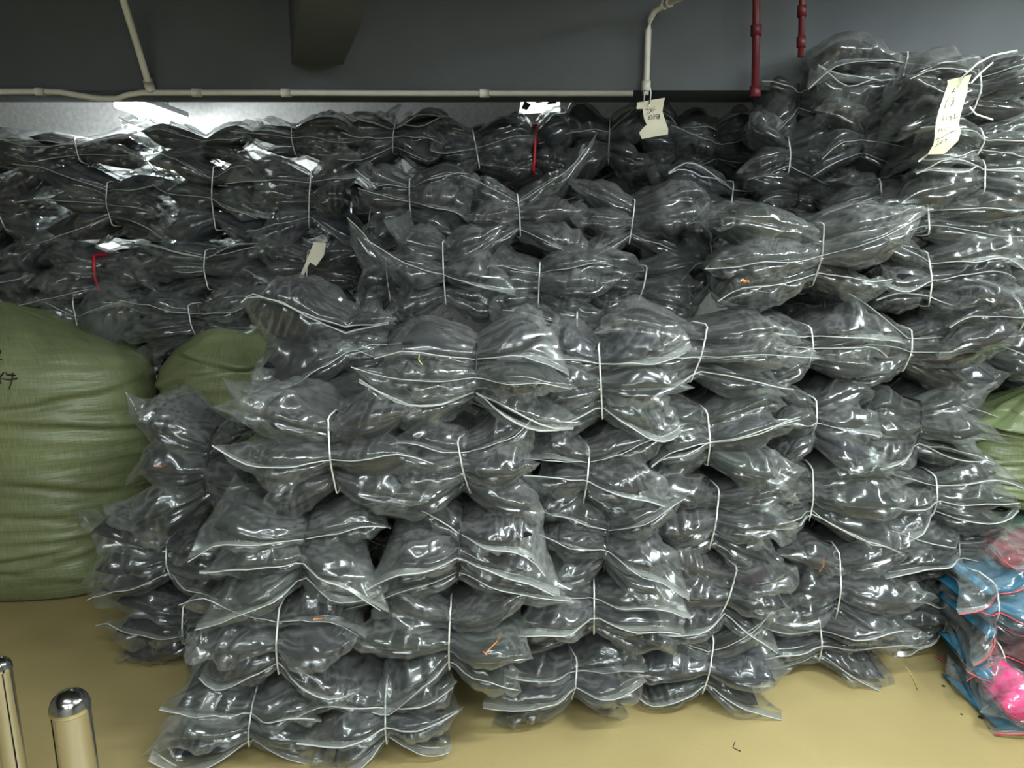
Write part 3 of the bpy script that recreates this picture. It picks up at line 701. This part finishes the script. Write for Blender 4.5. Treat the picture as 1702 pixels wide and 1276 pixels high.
# ------------------------------------------------------------------ stock buried behind the front stacks
def copy_tree(o, parent=None):
    c = o.copy(); COL.objects.link(c); c.parent = parent
    for ch in o.children: copy_tree(ch, c)
    return c
fr = random.Random(5)
for px in (560, 760, 960, 1160, 1360, 1560):
    x = at(px, 800, 2.92).x
    for lv in range(4):
        src = front_objs[fr.choice([1, 2, 3, 4]), fr.choice([0, 1, 2])]
        c = copy_tree(src); c.location = (x + fr.uniform(-.03, .03), 2.90 + fr.uniform(-.03, .03), .01 + lv * .275)
        c.rotation_euler = (0, 0, fr.uniform(-.1, .1))
        c['label'] = 'dark bagged bundle buried behind the front stacks'; c['group'] = 'bundles buried behind the front stacks'

def fill(px, D, z, lab, grp):
    src = front_objs[fr.choice([1, 2, 3, 4]), fr.choice([0, 1, 2])]
    c = copy_tree(src); c.location = (at(px, 500, D).x + fr.uniform(-.03, .03), D + fr.uniform(-.03, .03), z)
    c.rotation_euler = (0, 0, fr.uniform(-.1, .1)); c['label'] = lab; c['group'] = grp
for px in range(0, 1300, 150):
    for lv in range(3):
        if px < 600 and lv == 2: continue
        fill(px, 3.80, 1.22 + lv * .28, 'dark bagged bundle hidden behind the back wall of stock', 'bundles behind the back wall of stock')
for lv in range(4):
    fill(1745, 2.98, 1.04 + lv * .285, 'dark bagged bundle stacked behind the right edge above the sacks', 'bundles stacked behind the right edge')


# ------------------------------------------------------------------ threads, stickers, litter
M['yellow'] = simple('straw_yellow', (.62, .52, .18), .7)
bpy.context.view_layer.update()
def loose(parent, pts, D, r, m, name='loose_thread'):
    inv = parent.matrix_world.inverted()
    v, f = tube([np.array(inv @ at(a, b, D - .004 * k)) for k, (a, b) in enumerate(pts)], r, 5)
    mesh_obj(name, v, f, m, parent)
loose(front_objs[2, 1], [(832, 1052), (826, 1066), (812, 1080), (806, 1088)], 1.975, .0018, M['orange'])
loose(front_objs[2, 1], [(802, 1082), (812, 1090)], 1.972, .0018, M['orange'])
loose(front_objs[1, 1], [(521, 1029), (530, 1028), (541, 1027)], 1.955, .0015, M['orange'])
loose(front_objs[2, 4], [(697, 588), (696, 598), (702, 606)], 2.06, .0015, M['yellow'])
loose(front_objs[5, 1], [(1369, 925), (1369, 940), (1362, 950)], 2.385, .0014, M['orange'])
loose(front_objs[0, 2], [(258, 772), (268, 776), (276, 771)], 2.42, .0014, M['orange'])
def dot(parent, px, py, D):
    inv = parent.matrix_world.inverted(); v, f = tube([np.array(inv @ at(px, py, D)), np.array(inv @ at(px, py, D - .003))], .007, 12); mesh_obj('white_sticker', v, f, M['string_w'], parent)
for lab_, o_ in REG.items():
    if 'white dot' in lab_: dot(o_, 557, 284, 3.37)
    if 'two big smooth' in lab_: dot(o_, 566, 497, 2.47)
    if 'largest dark' in lab_ and 'grey cord' in lab_: loose(o_, [(1233, 465), (1239, 468), (1244, 467)], 2.42, .005, M['orange'], 'orange_scrap')
def ground(px, py, z=0.0):
    t = at(px, py, 1); k = (CAM_H - z) / (CAM_H - t.z); return Vector((t.x * k, k, z))
def floor_thread(pts, m, label, r=.0013):
    P = [ground(a, b, .0016) for a, b in pts]; o = P[0]
    v, f = tube([np.array(p - o) for p in P], r, 5); t = mesh_obj('loose_straw', v, f, m); t.location = o
    tag(t, label, 'thread', 'loose threads on the floor')
floor_thread([(1506, 1108), (1515, 1122), (1526, 1148)], M['yellow'], 'yellow straw lying on the floor by the sixth front stack')
floor_thread([(1222, 1232), (1218, 1242), (1228, 1247), (1231, 1248)], M['string_k'], 'thin dark curled thread lying on the open floor')
# empty clear bag with a red zip edge on the floor
g0 = ground(1585, 1110); fo = empty('empty_zip_bag', g0)
c4 = [(1556, 1090), (1604, 1130), (1640, 1105), (1600, 1072)]
nn = 9; cor = [ground(a, b, .004) - g0 for a, b in c4]; rg = np.random.default_rng(3); gv = []
for i in range(nn):
    for j in range(nn):
        a_, b_ = i / (nn - 1), j / (nn - 1)
        p = cor[0].lerp(cor[1], a_).lerp(cor[3].lerp(cor[2], a_), b_); gv.append((p.x, p.y, .004 + .02 * abs(math.sin(7 * a_ + 5 * b_)) * (b_ > 0) + .006 * rg.random()))
mesh_obj('film_sheet', gv, grid_faces(nn, nn), M['film'], fo)
tube_obj('zip_strip', [gv[i * nn] for i in range(nn)], .003, M['redzip'], fo, 5)
tag(fo, 'empty clear zip bag with a red edge on the floor beside blue bundles', 'bag')

for px in (150, 300):
    for lv in range(4): fill(px, 3.92, .05 + lv * .285, 'dark bagged bundle hidden behind the green sacks', 'bundles behind the green sacks')
for lv in range(4): fill(1730, 3.55, .10 + lv * .285, 'dark bagged bundle hidden behind the tied green sack', 'bundles behind the tied green sack')

for px, D, z in ((1360, 2.88, 1.12), (1520, 2.90, 1.12), (1660, 2.95, .98), (1700, 3.35, .80)):
    fill(px, D, z, 'dark bagged bundle tucked behind the bundles at the right edge', 'bundles tucked in behind the right side')
